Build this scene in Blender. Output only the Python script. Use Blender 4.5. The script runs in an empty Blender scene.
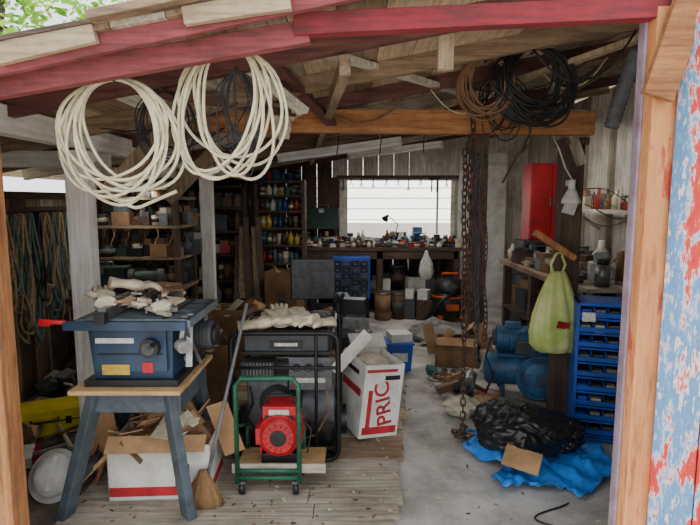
import bpy,bmesh,math,random
from mathutils import Vector,Matrix,Euler,noise
R=random.Random(7)
pi=math.pi
def srgb(c):
    return tuple(((x/255)/12.92 if x/255<=.04045 else ((x/255+.055)/1.055)**2.4) for x in c)
MC={}
def M(name,c,rough=.65,metal=0,var=.25,scale=6,bump=.15,st=(1,1,1),c2=None,th=None,trans=0,detail=6,dirt=.35):
    if name in MC: return MC[name]
    c=srgb(c); m=bpy.data.materials.new(name); m.use_nodes=True; nt=m.node_tree; N=nt.nodes; L=nt.links
    b=N['Principled BSDF']; tc=N.new('ShaderNodeTexCoord'); mp=N.new('ShaderNodeMapping'); mp.inputs['Scale'].default_value=st
    no=N.new('ShaderNodeTexNoise'); no.inputs['Scale'].default_value=scale; no.inputs['Detail'].default_value=detail; no.inputs['Roughness'].default_value=.65
    cr=N.new('ShaderNodeValToRGB'); e=cr.color_ramp.elements
    L.new(tc.outputs['Object'],mp.inputs[0]); L.new(mp.outputs[0],no.inputs[0]); L.new(no.outputs[0],cr.inputs[0])
    if c2: c2=srgb(c2); e[0].color=(*c2,1); e[1].color=(*c,1)
    else:
        e[0].color=(*[x*(1-var) for x in c],1); e[1].color=(*[min(1,x*(1+var)) for x in c],1)
    t=th or (.35,.65); e[0].position=t[0]; e[1].position=t[1]
    n2=N.new('ShaderNodeTexNoise'); n2.inputs['Scale'].default_value=2.7; n2.inputs['Detail'].default_value=9; n2.inputs['Roughness'].default_value=.7
    L.new(tc.outputs['Object'],n2.inputs[0])
    r2=N.new('ShaderNodeValToRGB'); r2.color_ramp.elements[0].position=.36; r2.color_ramp.elements[1].position=.56
    g=1-dirt; r2.color_ramp.elements[0].color=(g,g*.97,g*.92,1); r2.color_ramp.elements[1].color=(1,1,1,1); L.new(n2.outputs[0],r2.inputs[0])
    mx=N.new('ShaderNodeMixRGB'); mx.blend_type='MULTIPLY'; mx.inputs[0].default_value=1; L.new(cr.outputs[0],mx.inputs[1]); L.new(r2.outputs[0],mx.inputs[2])
    out=mx.outputs[0]
    L.new(out,b.inputs['Base Color'])
    b.inputs['Roughness'].default_value=rough; b.inputs['Metallic'].default_value=metal
    if bump:
        bp=N.new('ShaderNodeBump'); bp.inputs['Strength'].default_value=bump; bp.inputs['Distance'].default_value=.02
        L.new(no.outputs[0],bp.inputs['Height']); L.new(bp.outputs[0],b.inputs['Normal'])
    if trans:
        tr=N.new('ShaderNodeBsdfTranslucent'); ms=N.new('ShaderNodeMixShader'); ms.inputs[0].default_value=trans
        L.new(out,tr.inputs[0]); L.new(b.outputs[0],ms.inputs[1]); L.new(tr.outputs[0],ms.inputs[2]); L.new(ms.outputs[0],N['Material Output'].inputs[0])
    MC[name]=m; return m
def wood(name,c,c2,ax='x',scale=5,**k):
    st={'x':(.6,8,8),'y':(8,.6,8),'z':(8,8,.6)}[ax]
    return M(name+ax,c,c2=c2,st=st,scale=scale,rough=.8,bump=.3,th=(.3,.62),**k)

class B:
    def __init__(s,name): s.bm=bmesh.new(); s.mats=[]; s.name=name
    def mi(s,m):
        if m not in s.mats: s.mats.append(m)
        return s.mats.index(m)
    def _f(s,vs,m,sm=False):
        i=s.mi(m)
        for f in {f for v in vs for f in v.link_faces}:
            f.material_index=i; f.smooth=sm
    def box(s,c,size,m,rot=(0,0,0),taper=None):
        mt=Matrix.Translation(c)@Euler(rot).to_matrix().to_4x4()@Matrix.Diagonal((*size,1))
        r=bmesh.ops.create_cube(s.bm,size=1)
        if taper:
            for v in r['verts']:
                if v.co.z<0: v.co.x*=taper; v.co.y*=taper
        bmesh.ops.transform(s.bm,matrix=mt,verts=r['verts']); s._f(r['verts'],m); return s
    def bar(s,p1,p2,w,h,m,roll=0):
        p1=Vector(p1);p2=Vector(p2);d=p2-p1
        q=d.to_track_quat('Z','Y')
        mt=Matrix.Translation((p1+p2)/2)@q.to_matrix().to_4x4()@Matrix.Rotation(roll,4,'Z')@Matrix.Diagonal((w,h,d.length,1))
        r=bmesh.ops.create_cube(s.bm,size=1,matrix=mt); s._f(r['verts'],m); return s
    def cyl(s,p1,p2,r,m,r2=None,seg=18,cap=True):
        p1=Vector(p1);p2=Vector(p2);d=p2-p1
        mt=Matrix.Translation((p1+p2)/2)@d.to_track_quat('Z','Y').to_matrix().to_4x4()
        q=bmesh.ops.create_cone(s.bm,cap_ends=cap,segments=seg,radius1=r,radius2=r if r2 is None else r2,depth=d.length,matrix=mt)
        i=s.mi(m)
        for f in {f for v in q['verts'] for f in v.link_faces}:
            f.material_index=i; f.smooth=len(f.verts)==4
        return s
    def sph(s,c,rad,m,rot=(0,0,0),sub=3,amp=0,fr=4,seed=0,floor=None,soft=False):
        if not hasattr(rad,'__len__'): rad=(rad,)*3
        r=bmesh.ops.create_icosphere(s.bm,subdivisions=sub,radius=1)
        if amp:
            for v in r['verts']:
                p=v.co.copy()*fr+Vector((seed,seed*2.3,0))
                if soft:
                    w=Vector((noise.noise(p+Vector((7,0,0))),noise.noise(p+Vector((0,7,0))),noise.noise(p+Vector((0,0,7)))))
                    n=.9*noise.noise(p)+.32*(1-3*abs(noise.noise(p*1.7+w)))+.1*(1-3*abs(noise.noise(p*3.4+w*2)))
                else: n=noise.noise(p)+.5*(1-2*abs(noise.noise(p*2.1)))+.25*(1-2*abs(noise.noise(p*4.3)))+.12*(1-2*abs(noise.noise(p*8.7)))
                v.co*=1+amp*n
        mt=Matrix.Translation(c)@Euler(rot).to_matrix().to_4x4()@Matrix.Diagonal((*rad,1))
        bmesh.ops.transform(s.bm,matrix=mt,verts=r['verts'])
        if floor is not None:
            for v in r['verts']:
                if v.co.z<floor: v.co.z=floor+.02*abs(noise.noise(v.co*9))
        s._f(r['verts'],m,True); return s
    def tube(s,pts,r,m,seg=6,closed=False):
        pts=[Vector(p) for p in pts]; n=len(pts); rings=[]; i0=s.mi(m)
        up=None
        for i,p in enumerate(pts):
            if closed: t=(pts[(i+1)%n]-pts[i-1])
            else: t=pts[min(i+1,n-1)]-pts[max(i-1,0)]
            if t.length<1e-7: t=Vector((0,0,1))
            t.normalize()
            if up is None: up=t.orthogonal().normalized()
            up=(up-t*up.dot(t))
            if up.length<1e-5: up=t.orthogonal()
            up.normalize(); sd=t.cross(up)
            rr=r[i] if hasattr(r,'__len__') else r
            rings.append([s.bm.verts.new(p+(up*math.cos(2*pi*k/seg)+sd*math.sin(2*pi*k/seg))*rr) for k in range(seg)])
        for i in range(n if closed else n-1):
            a=rings[i];b=rings[(i+1)%n]
            for k in range(seg):
                f=s.bm.faces.new((a[k],a[(k+1)%seg],b[(k+1)%seg],b[k])); f.material_index=i0; f.smooth=True
        if not closed:
            for rg in (rings[0],rings[-1]):
                f=s.bm.faces.new(rg); f.material_index=i0
        return s
    def lathe(s,c,prof,m,seg=20,fold=0,nf=7,sx=1,sy=1,tw=9):
        i0=s.mi(m);c=Vector(c);rings=[]
        for (r,z) in prof:
            rings.append([s.bm.verts.new(c+Vector((sx*math.cos(2*pi*k/seg)*r*(1+fold*math.sin(nf*2*pi*k/seg+z*tw)),sy*math.sin(2*pi*k/seg)*r*(1+fold*math.sin(nf*2*pi*k/seg+z*tw)),z))) for k in range(seg)])
        for a,b in zip(rings,rings[1:]):
            for k in range(seg):
                f=s.bm.faces.new((a[k],a[(k+1)%seg],b[(k+1)%seg],b[k])); f.material_index=i0; f.smooth=True
        for rg in (rings[0][::-1],rings[-1]):
            f=s.bm.faces.new(rg); f.material_index=i0
        return s
    def sheet(s,x0,x1,y0,y1,fn,m,n=24,warp=0,seed=0):
        i0=s.mi(m);g=[]
        for i in range(n+1):
            row=[]
            for j in range(n+1):
                u=i/n;v=j/n;x=x0+(x1-x0)*u;y=y0+(y1-y0)*v
                x+=warp*noise.noise(Vector((v*4,seed,u*2)));y+=warp*noise.noise(Vector((u*4,seed+9,v*2)))
                row.append(s.bm.verts.new((x,y,fn(x,y,u,v))))
            g.append(row)
        for i in range(n):
            for j in range(n):
                f=s.bm.faces.new((g[i][j],g[i+1][j],g[i+1][j+1],g[i][j+1])); f.material_index=i0; f.smooth=True
        return s
    def done(s,loc=None,rot=0,bevel=0,solid=0):
        me=bpy.data.meshes.new(s.name)
        bmesh.ops.recalc_face_normals(s.bm,faces=s.bm.faces)
        if loc is None:
            xs=[v.co for v in s.bm.verts]
            c=Vector(((min(v.x for v in xs)+max(v.x for v in xs))/2,(min(v.y for v in xs)+max(v.y for v in xs))/2,min(v.z for v in xs)))
            for v in s.bm.verts: v.co-=c
            loc=c
        s.bm.to_mesh(me); s.bm.free()
        for m in s.mats: me.materials.append(m)
        o=bpy.data.objects.new(s.name,me); bpy.context.collection.objects.link(o)
        o.location=loc; o.rotation_euler=(0,0,rot) if not hasattr(rot,'__len__') else rot
        if bevel:
            md=o.modifiers.new('bev','BEVEL'); md.width=bevel; md.segments=2; md.limit_method='ANGLE'; md.angle_limit=.7
        if solid:
            md=o.modifiers.new('sol','SOLIDIFY'); md.thickness=solid
        return o
# ---------- materials
wo_or=lambda a:wood('wood_orange_',(190,132,84),(126,80,48),a)
wo_tan=lambda a:wood('wood_tan_',(214,194,162),(158,136,108),a)
wo_gry=lambda a:wood('wood_grey_',(186,176,158),(126,114,100),a)
wo_dk=lambda a:wood('wood_dark_',(98,78,64),(54,42,34),a)
wo_br=lambda a:wood('wood_brown_',(160,136,110),(104,84,66),a)
wo_maroon=lambda a:wood('wood_maroon_',(122,78,72),(76,46,44),a)
wo_wht=lambda a:wood('wood_whitewash_',(236,232,220),(178,168,150),a)
wo_post=lambda a:wood('post_white_',(244,242,236),(206,200,188),a,dirt=.2)
wo_ply=lambda a:wood('plywood_',(212,176,124),(176,136,88),a,scale=3)
red_paint=M('paint_red_weathered',(164,44,58),c2=(108,50,54),scale=9,st=(.5,5,5),rough=.8)
pink_paint=M('paint_pink_weathered',(164,80,86),c2=(110,62,64),scale=9,st=(.5,5,5),rough=.85)
white_p=M('paint_white',(228,228,222),var=.12,scale=4,rough=.6)
white_c=M('white_carton_scuffed',(226,224,218),var=.1,scale=7,rough=.8,dirt=.3)
black_p=M('black_plastic',(28,29,32),rough=.45,var=.3,scale=20,bump=.05)
black_m=M('black_painted_steel',(24,25,28),rough=.4,metal=.3,var=.3,scale=25,bump=.05)
dk_grey=M('dark_grey_plastic',(68,71,76),rough=.55,scale=20,bump=.05)
mid_grey=M('mid_grey_plastic',(104,106,110),rough=.55,scale=20,bump=.05)
grey_m=M('grey_steel',(140,142,144),rough=.4,metal=.8,scale=20,bump=.08)
alu=M('cast_aluminium',(160,160,158),rough=.5,metal=.6,scale=30,bump=.15)
sawtop=M('saw_table_grey',(116,130,140),rough=.45,metal=.4,scale=18,bump=.08)
rust=M('rusty_iron',(112,82,66),rough=.75,metal=.3,c2=(60,48,44),scale=25)
blue_s=M('saw_blue',(38,60,86),rough=.45,var=.2,bump=.05)
stand_b=M('stand_slate_blue',(86,98,108),rough=.65,c2=(64,76,86),scale=12,bump=.08)
blue_c=M('cabinet_blue',(32,82,180),rough=.45,var=.2,bump=.03,dirt=.2)
blue_m=M('machine_blue',(54,112,160),rough=.5,c2=(38,72,104),scale=14)
tarp_b=M('tarp_blue',(38,130,222),rough=.4,var=.25,scale=9,bump=.3,dirt=.2)
bag_b=M('garbage_bag_black',(24,25,28),rough=.32,var=.3,scale=14,bump=.2,dirt=.1)
green_p=M('cart_green',(30,92,68),rough=.5,var=.25,scale=18)
red_m=M('motor_red',(194,30,40),rough=.45,var=.2,scale=15,bump=.05)
print_r=M('print_red',(190,44,52),rough=.8,var=.2,scale=15,bump=0)
red_c=M('cabinet_red',(184,22,34),rough=.45,var=.15,bump=.03)
yel=M('case_yellow',(232,214,36),rough=.5,var=.15,bump=.05,dirt=.1)
org=M('orange_plastic',(214,92,34),rough=.45,var=.12)
card=M('cardboard',(184,144,104),rough=.85,var=.15,scale=5)
card_d=M('cardboard_dark',(140,106,76),rough=.85,var=.2,scale=5)
cream=M('hose_cream',(226,218,186),rough=.6,var=.15,scale=30,bump=.05)
cable_k=M('cable_black',(28,28,30),rough=.5,bump=0)
cable_br=M('cable_brown',(136,102,76),rough=.7,bump=0)
rope_t=M('rope_tan',(172,150,114),rough=.9,scale=40)
rope_g=M('rope_grey_green',(108,126,118),rough=.9,scale=40)
bag_g=M('plastic_bag_green',(232,236,168),rough=.35,c2=(188,214,112),scale=6,trans=.3,dirt=.05)
leather=M('glove_leather',(214,200,174),rough=.85,var=.18,scale=12,bump=.4)
straw=M('broom_straw',(150,116,76),rough=.9,st=(40,40,2),scale=4,bump=.6)
conc=M('concrete',(204,201,196),rough=.85,c2=(156,151,145),scale=2.2,bump=.15,detail=14,dirt=.38)
dirt_m=M('dirt_floor',(136,124,110),rough=.95,c2=(92,80,68),scale=5,bump=.5,detail=12)
gravel=M('outdoor_ground',(170,162,150),rough=.95,c2=(120,114,104),scale=8,bump=.4,detail=12)
silver_t=M('tarp_silver',(132,130,128),rough=.5,var=.3,scale=8,bump=.5)
rag=M('rag_beige',(210,200,176),rough=.9,var=.25,scale=9,bump=.5)
COL=[M('label_'+n,c,rough=.5,var=.2,bump=0,scale=30) for n,c in dict(red=(160,36,36),blue=(44,72,126),yellow=(190,158,60),white=(210,210,204),green=(44,90,62),black=(34,34,36),grey=(124,124,122),brown=(110,82,58),teal=(48,96,102),cream=(200,188,162)).items()]
cRED,cBLU,cYEL,cWHT,cGRN,cBLK,cGRY,cBRN,cTEA,cCRM=COL
dgreen=M('dull_green',(60,80,62))
DK=[cBLK,cGRY,cBRN,cBLK,dgreen,rust,cCRM,card_d,dk_grey,card_d,mid_grey]
MIX=[cBLK,cGRY,cBRN,cRED,cWHT,card,cCRM,cBLK,dk_grey,cBLU,cTEA,cWHT,rust]

def ZR(x): return 2.32+.18*x
SL=-math.atan(.18)
# ---------- shell
def plane(name,x0,x1,y0,y1,z,m,t=.04):
    B(name).box(((x0+x1)/2,(y0+y1)/2,z-t/2),(x1-x0,y1-y0,t),m).done()
plane('ground',-14,14,-6,16,-.045,gravel)
b=B('floor'); b.box((.0,5.0,-.02),(5.4,6.2,.04),conc); b.done()
b=B('dirt_patch'); b.sheet(-2.6,-.95,2.0,8.0,lambda x,y,u,v:.004+.006*noise.noise(Vector((x*6,y*6,0))),dirt_m,n=30); b.done()
b=B('floor_planks'); y=2.08
while y<5.75:
    w=R.uniform(.13,.2); xr=.25+.128*(y-2.41)+R.uniform(-.02,.015); xl=-1.45 if y<2.9 else -.98
    mm=R.choice([wo_gry('x'),wo_gry('x'),wo_tan('x'),wo_br('x')])
    cut=R.uniform(-.5,.0)
    b.box(((xl+cut)/2,y+w/2,.014),(cut-xl-.005,w-.006,.024),mm,rot=(0,0,R.uniform(-.008,.008)))
    b.box(((xr+cut)/2,y+w/2,.014),(xr-cut-.003,w-.006,.022),R.choice([mm,mm,wo_gry('x')]),rot=(0,0,R.uniform(-.008,.008)))
    y+=w
b.done(bevel=.002)
b=B('wall_left'); y=2.0
while y<8.05:
    w=.2; top=1.62 if 2.9<y<5.3 else 1.86
    b.box((-2.62,y+w/2,top/2),(.03,w-.006,top),R.choice([wo_dk('z'),wo_gry('z'),wo_br('z')])); y+=w
b.box((-2.6,5,1.64),(.06,6,.06),wo_dk('y')); b.done()
b=B('wall_right'); y=2.0
while y<8.05:
    b.box((2.72,y+.2,1.36),(.03,.394,2.8),R.choice([wo_wht('z'),wo_gry('z'),wo_wht('z')])); y+=.4
for y in (3,3.8,4.6,5.4,6.2,7): b.box((2.68,y,1.36),(.06,.05,2.72),wo_gry('z'))
b.done()
WX0,WX1,WZ0,WZ1=-.1,1.54,1.03,1.9
b=B('wall_back'); x=-2.62
while x<2.7:
    w=.235; xc=x+w/2; m=wo_wht('z') if xc>-.2 else R.choice([wo_dk('z'),wo_dk('z'),wo_gry('z')])
    if xc<-.6: m=wo_dk('z')
    t=ZR(xc)
    if WX0<xc<WX1:
        b.box((xc,8.05,WZ0/2),(w-.004,.03,WZ0),wo_dk('z')); b.box((xc,8.05,(WZ1+t)/2),(w-.004,.03,t-WZ1),m)
    else: b.box((xc,8.05,t/2),(w-.004,.03,t),m)
    x+=w
b.box((-.25,8.03,1.5),(.3,.05,.9),wo_dk('z')); b.done()
b=B('window_1')
for c,s in (((.72,8.0,WZ0-.03),(1.78,.1,.06)),((.72,8.0,WZ1+.03),(1.78,.06,.06)),((WX0-.03,8.0,1.465),(.06,.06,.9)),((WX1+.03,8.0,1.465),(.06,.06,.9)),((1.34,8.03,1.465),(.03,.03,.87))): b.box(c,s,wo_wht('x'))
g=bpy.data.materials.new('window_glass'); g.use_nodes=True; pb=g.node_tree.nodes['Principled BSDF']; pb.inputs['Transmission Weight'].default_value=1; pb.inputs['Roughness'].default_value=.03; pb.inputs['IOR'].default_value=1.01
b.box((.72,8.04,1.465),(1.64,.004,.87),g); b.done()
b=B('neighbour_siding_tilted'); nr=M('siding_panel_white',(252,252,250),var=.01,bump=0,dirt=.04)  # neighbour's white siding, tilted back to catch the sun and brighten the window
for i in range(12):
    yy=8.9+i*.2; zz=.35+i*.2; b.box((.8,yy,zz),(7,.3,.02),nr,rot=(.7,0,0))
b.box((.8,10.2,.6),(6.8,1.6,1.2),nr); b.done()
b=B('wall_front_left')
for i in range(7): b.box((-1.56-i*.2,1.98,1.02),(.196,.03,2.0),wo_or('z'))
b.done()
b=B('wall_front_right')
for i in range(8): b.box((1.3+i*.2,2.03,1.2),(.196,.03,2.4),wo_gry('z'))
b.done()
# roof
b=B('ceiling'); x=-2.9
while x<2.95:
    w=.19; xc=x+w/2
    m=R.choice([wo_gry('y'),wo_tan('y'),wo_wht('y'),wo_tan('y'),wo_wht('y'),wo_br('y')])
    b.box((xc,4.98,ZR(xc)+.012),(w/math.cos(SL)-.004,6.3,.02),m,rot=(0,SL,0)); x+=w
b.box((0,4.98,ZR(0)+.03),(6.0,6.34,.015),wo_dk('x'),rot=(0,SL,0)); b.done()
b=B('roof_rafters'); 
for i,y in enumerate([2.3,2.95,3.6,4.3,5.0,5.7,6.4,7.1,7.8]):
    m=[wo_maroon('x'),wo_br('x'),wo_maroon('x'),wo_gry('x')][i%4]
    b.box((.05,y,ZR(.05)-.045),(5.4,.05,.09),m,rot=(0,SL,R.uniform(-.04,.04)))
for x,a in ((-.3,.1),(1.9,-.06)): b.box((x,5,ZR(x)-.12),(.045,5.6,.07),wo_br('y'),rot=(0,0,a))
b.done()
b=B('roof_braces')
b.bar((-.38,2.6,2.26),(-.12,3.5,2.1),.07,.03,wo_maroon('z')); b.bar((-.52,2.6,2.26),(-.25,2.9,2.08),.07,.03,wo_wht('z'))
b.bar((1.62,3.7,1.85),(1.35,3.7,2.5),.09,.05,wo_gry('z')); b.bar((.44,2.5,2.38),(.44,2.5,2.2),.07,.04,wo_tan('z'))
b.bar((-1.5,4.3,1.6),(-1.05,4.3,2.05),.05,.1,wo_br('z')); b.bar((-1.4,3.05,1.65),(-1.0,3.05,2.05),.04,.1,wo_br('z')); b.bar((-.1,2.6,2.3),(1.0,4.2,2.4),.06,.03,wo_wht('z')); b.bar((-1.0,2.4,2.1),(.3,4.8,2.25),.05,.04,wo_maroon('z')); b.bar((.6,4.3,2.3),(1.7,2.8,2.5),.06,.03,wo_tan('z'))
b.done()
b=B('tie_beam'); b.box((.2,3.62,2.13),(2.9,.08,.155),wo_or('x'),rot=(0,.008,0)); b.done(bevel=.004)
b=B('rag_on_beam'); b.sph((-.42,3.56,2.2),(.09,.07,.07),rag,sub=4,amp=.35,fr=2.5,soft=True); b.sph((-.46,3.56,2.1),(.06,.04,.1),rag,sub=4,amp=.35,fr=2.5,seed=3,soft=True); b.done()
b=B('eave_beam'); b.box((-1.53,4.9,1.95),(.09,5.8,.12),wo_post('y')); b.box((-2.05,3.35,1.86),(1.05,.05,.1),wo_post('x')); b.box((-2.05,4.6,1.84),(1.05,.05,.09),wo_wht('x')); b.done()
def post(x,y,w,h,m,name='support_post'): 
    B(name).box((x,y,h/2),(w,w*.8,h),m).box((x,y,h-.03),(w*1.15,w*1.3,.05),m).done(bevel=.006)
post(-1.53,2.98,.125,1.88,wo_post('z')); post(-1.53,5.6,.13,1.88,wo_post('z'))
post(1.3,5.3,.15,2.42,wo_dk('z')); post(1.58,3.78,.15,2.04,wo_dk('z'))
# front trim
def rake(name,xa,za,xb,zb,y,t,h,m,rz=0):
    b=B(name); a=math.atan2(zb-za,xb-xa); b.box(((xa+xb)/2,y,(za+zb)/2),(math.hypot(xb-xa,zb-za),t,h),m,rot=(0,-a,rz)); b.done(bevel=.003)
rake('trim_1',-1.8,1.925,-.15,2.205,1.97,.05,.08,pink_paint)
rake('trim_2',-.2,2.222,1.35,2.292,1.955,.06,.075,red_paint)
rake('trim_3',-2.3,1.85,1.4,2.6,1.87,.03,.08,pink_paint)
rake('weathered_board',-1.2,2.09,-.86,2.165,1.835,.03,.07,wo_tan('x'))
rake('weathered_board',-.56,2.22,-.2,2.27,1.835,.03,.07,wo_tan('x'))
rake('weathered_board',-.86,2.2,-.5,2.27,1.8,.06,.03,wo_br('x'))
b=B('trim_5')
b.box((-1.4,1.97,1.0),(.14,.1,2.0),wo_or('z')); b.box((-1.345,1.905,1.15),(.05,.03,.22),mid_grey); b.done(bevel=.005)
def paint(name,els,sc,st):
    pm=bpy.data.materials.new(name); pm.use_nodes=True; nt=pm.node_tree; N=nt.nodes; L=nt.links
    tc=N.new('ShaderNodeTexCoord'); mp=N.new('ShaderNodeMapping'); mp.inputs['Scale'].default_value=st; L.new(tc.outputs['Object'],mp.inputs[0])
    n1=N.new('ShaderNodeTexNoise'); n1.inputs['Scale'].default_value=sc; n1.inputs['Detail'].default_value=12; n1.inputs['Roughness'].default_value=.68; L.new(mp.outputs[0],n1.inputs[0])
    cr=N.new('ShaderNodeValToRGB'); e=cr.color_ramp.elements; e[0].position=els[0][0]; e[0].color=(*srgb(els[0][1]),1); e[1].position=els[-1][0]; e[1].color=(*srgb(els[-1][1]),1)
    for p,c in els[1:-1]: q=e.new(p); q.color=(*srgb(c),1)
    L.new(n1.outputs[0],cr.inputs[0]); L.new(cr.outputs[0],N['Principled BSDF'].inputs['Base Color']); N['Principled BSDF'].inputs['Roughness'].default_value=.7
    bp=N.new('ShaderNodeBump'); bp.inputs['Strength'].default_value=.3; bp.inputs['Distance'].default_value=.01; L.new(n1.outputs[0],bp.inputs['Height']); L.new(bp.outputs[0],N['Principled BSDF'].inputs['Normal'])
    return pm
pm=paint('peeling_paint_door',[(0,(190,120,70)),(.34,(196,112,62)),(.38,(178,36,34)),(.46,(202,58,50)),(.475,(206,196,200)),(.5,(96,142,186)),(.56,(84,124,168)),(.585,(216,212,210)),(.62,(190,60,54)),(.75,(70,112,160))],1.2,(8,8,2.2))
jm=paint('jamb_paint_stained_wood',[(0,(120,70,40)),(.36,(150,92,54)),(.45,(206,136,84)),(.56,(216,152,98)),(.6,(196,84,56)),(.66,(186,60,50)),(.75,(150,150,170))],2.2,(7,7,.9))
b=B('trim_6'); b.box((1.13,1.97,1.14),(.09,.1,2.28),jm); b.box((1.08,2.0,1.14),(.012,.05,2.28),M('paint_lavender',(176,160,180),c2=(146,120,130),scale=10)); b.done(bevel=.005)
rake('gusset_board',1.08,1.96,1.22,2.45,1.885,.03,.11,wo_or('x'))
b=B('door_1')
for i in range(5): b.box((.06+i*.15,0,1.15),(.146,.03,2.2),pm)
b.box((.36,.03,.35),(.74,.03,.12),pm); b.box((.36,.03,1.95),(.74,.03,.12),pm)
b.done(loc=(1.18,1.9,0),rot=-math.radians(48),bevel=.003)

# ---------- coils
def coil(b,c,rx,rz,n,r,m,jit=.12,seed=1,yj=.03,per=44,seg=6,drift=1,tilt=0):
    rr=random.Random(seed); c=Vector(c)
    P=[(1-rr.random()*jit*2,rr.uniform(-1,1)*jit*rx*drift,1-rr.random()*jit*1.8,rr.uniform(-yj,yj)) for _ in range(n+2)]
    pts=[]
    for k in range(n*per):
        t=k/per;i=int(t);f=t-i;f=f*f*(3-2*f)
        q=[P[i][j]*(1-f)+P[i+1][j]*f for j in range(4)]
        a=pi/2+2*pi*t
        low=(1-math.sin(a))/2
        z=c.z+rz-rz*q[2]+math.sin(a)*rz*q[2]
        pts.append((c.x+math.cos(a)*rx*q[0]+q[1]*low*2+tilt*low+.006*noise.noise(Vector((t*9,seed,0))),c.y+q[3]*(.4+.6*low),z+.01*noise.noise(Vector((t*7,seed,5)))))
    b.tube(pts,r,m,seg=seg); return b
b=B('coiled_cream_hose'); coil(b,(-.93,2.12,1.815),.245,.26,11,.0068,cream,seed=3,jit=.17,drift=1.4,tilt=.03); b.cyl((-.93,2.0,2.06),(-.93,2.16,2.075),.006,rust)
b.tube([(-1.0+.04*t+.02*math.sin(t),2.14,1.62-.05*math.sin(t*.5)) for t in range(8)],.007,cream); b.done()
b=B('coiled_cream_hose'); coil(b,(-.475,2.12,1.90),.2,.31,9,.0068,cream,seed=5,jit=.22,drift=1.2,tilt=-.02); b.cyl((-.475,2.0,2.19),(-.475,2.16,2.205),.006,rust); b.done()
b=B('coiled_wire'); coil(b,(-.8,2.32,1.9),.13,.17,9,.003,cable_k,seed=8,jit=.2,seg=4); b.cyl((-.8,2.25,2.07),(-.8,2.36,2.07),.005,rust); b.done()
b=B('coiled_wire'); coil(b,(-.48,2.3,1.9),.1,.24,12,.0028,dk_grey,seed=11,jit=.35,seg=4); b.cyl((-.48,2.25,2.15),(-.48,2.34,2.15),.005,rust); b.done()
b=B('coiled_extension_cord'); coil(b,(.84,3.3,2.27),.18,.2,14,.008,cable_br,seed=13,jit=.2); b.cyl((.84,3.2,2.44),(.84,3.36,2.46),.008,rust); b.done()
b=B('coiled_extension_cord'); coil(b,(1.12,3.28,2.28),.26,.24,18,.008,cable_k,seed=17,jit=.22); 
b.tube([(1.1+.02*math.sin(k),3.3,2.1-k*.04) for k in range(6)],.006,cable_k); b.cyl((1.12,3.2,2.5),(1.12,3.34,2.5),.008,rust); b.done()
b=B('coiled_wire'); coil(b,(.98,3.42,2.15),.15,.24,8,.004,cable_k,seed=21,jit=.35,seg=4); b.cyl((.98,3.4,2.39),(.98,3.5,2.4),.006,rust); b.done()
b=B('hanging_cables')
q=random.Random(31)
for k in range(9):
    xa=q.uniform(-1.4,1.3); ya=q.choice([2.95,3.6,4.3]); xb=xa+q.uniform(.3,.9); pts=[]
    xb=min(xb,1.7)
    for t in range(13):
        u=t/12; x=xa+(xb-xa)*u; pts.append((x,ya-.04,ZR(x)-.08-q.uniform(.0,.008)-4*u*(1-u)*(.06+.02*k)))
    b.tube(pts,q.choice([.004,.006]),q.choice([cable_k,cable_k,cable_br,cream]),seg=5)
for k in range(4):
    x=-.1+.35*k; b.tube([(x+.01*math.sin(t),4.26,ZR(x)-.1-.06*t) for t in range(5+k%3)],.005,cable_k,seg=5)
b.done()
b=B('corrugated_duct'); b.lathe((0,0,0),[(.038+.006*(i%2),i*.016) for i in range(28)],mid_grey); b.done(loc=(1.52,3.1,2.02),rot=(.1,.22,0))
tube_m=bpy.data.materials.new('fluorescent_tube'); tube_m.use_nodes=True; pb=tube_m.node_tree.nodes['Principled BSDF']; pb.inputs['Base Color'].default_value=(.9,.9,.86,1)
def fluo(loc,rot,en):
    b=B('fluorescent_fixture'); b.box((0,0,.03),(1.2,.09,.03),white_p); b.box((0,0,.0),(1.2,.04,.02),white_p)
    for y in (-.03,.03): b.cyl((-.58,y,-.02),(.58,y,-.02),.013,tube_m)
    for x in (-.59,.59): b.box((x,0,-.015),(.015,.1,.04),white_p)
    for x in (-.4,.4): b.cyl((x,0,.05),(x,0,.1),.006,grey_m)
    o=b.done(loc=loc,rot=rot)
    l=bpy.data.lights.new('fluorescent_light','AREA'); l.shape='RECTANGLE'; l.size=1.15; l.size_y=.08; l.energy=en; l.color=(1,.97,.9)
    lo=bpy.data.objects.new('light',l); bpy.context.collection.objects.link(lo); lo.parent=o; lo.location=(0,0,-.045)
fluo((-.1,5.1,2.08),(0,SL*.8,.05),6); fluo((.55,6.4,2.2),(0,SL*.8,.25),8); fluo((1.95,5.0,2.4),(0,SL,1.5),6); fluo((-2.0,5.0,1.72),(0,SL*.3,1.5),4)

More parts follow.
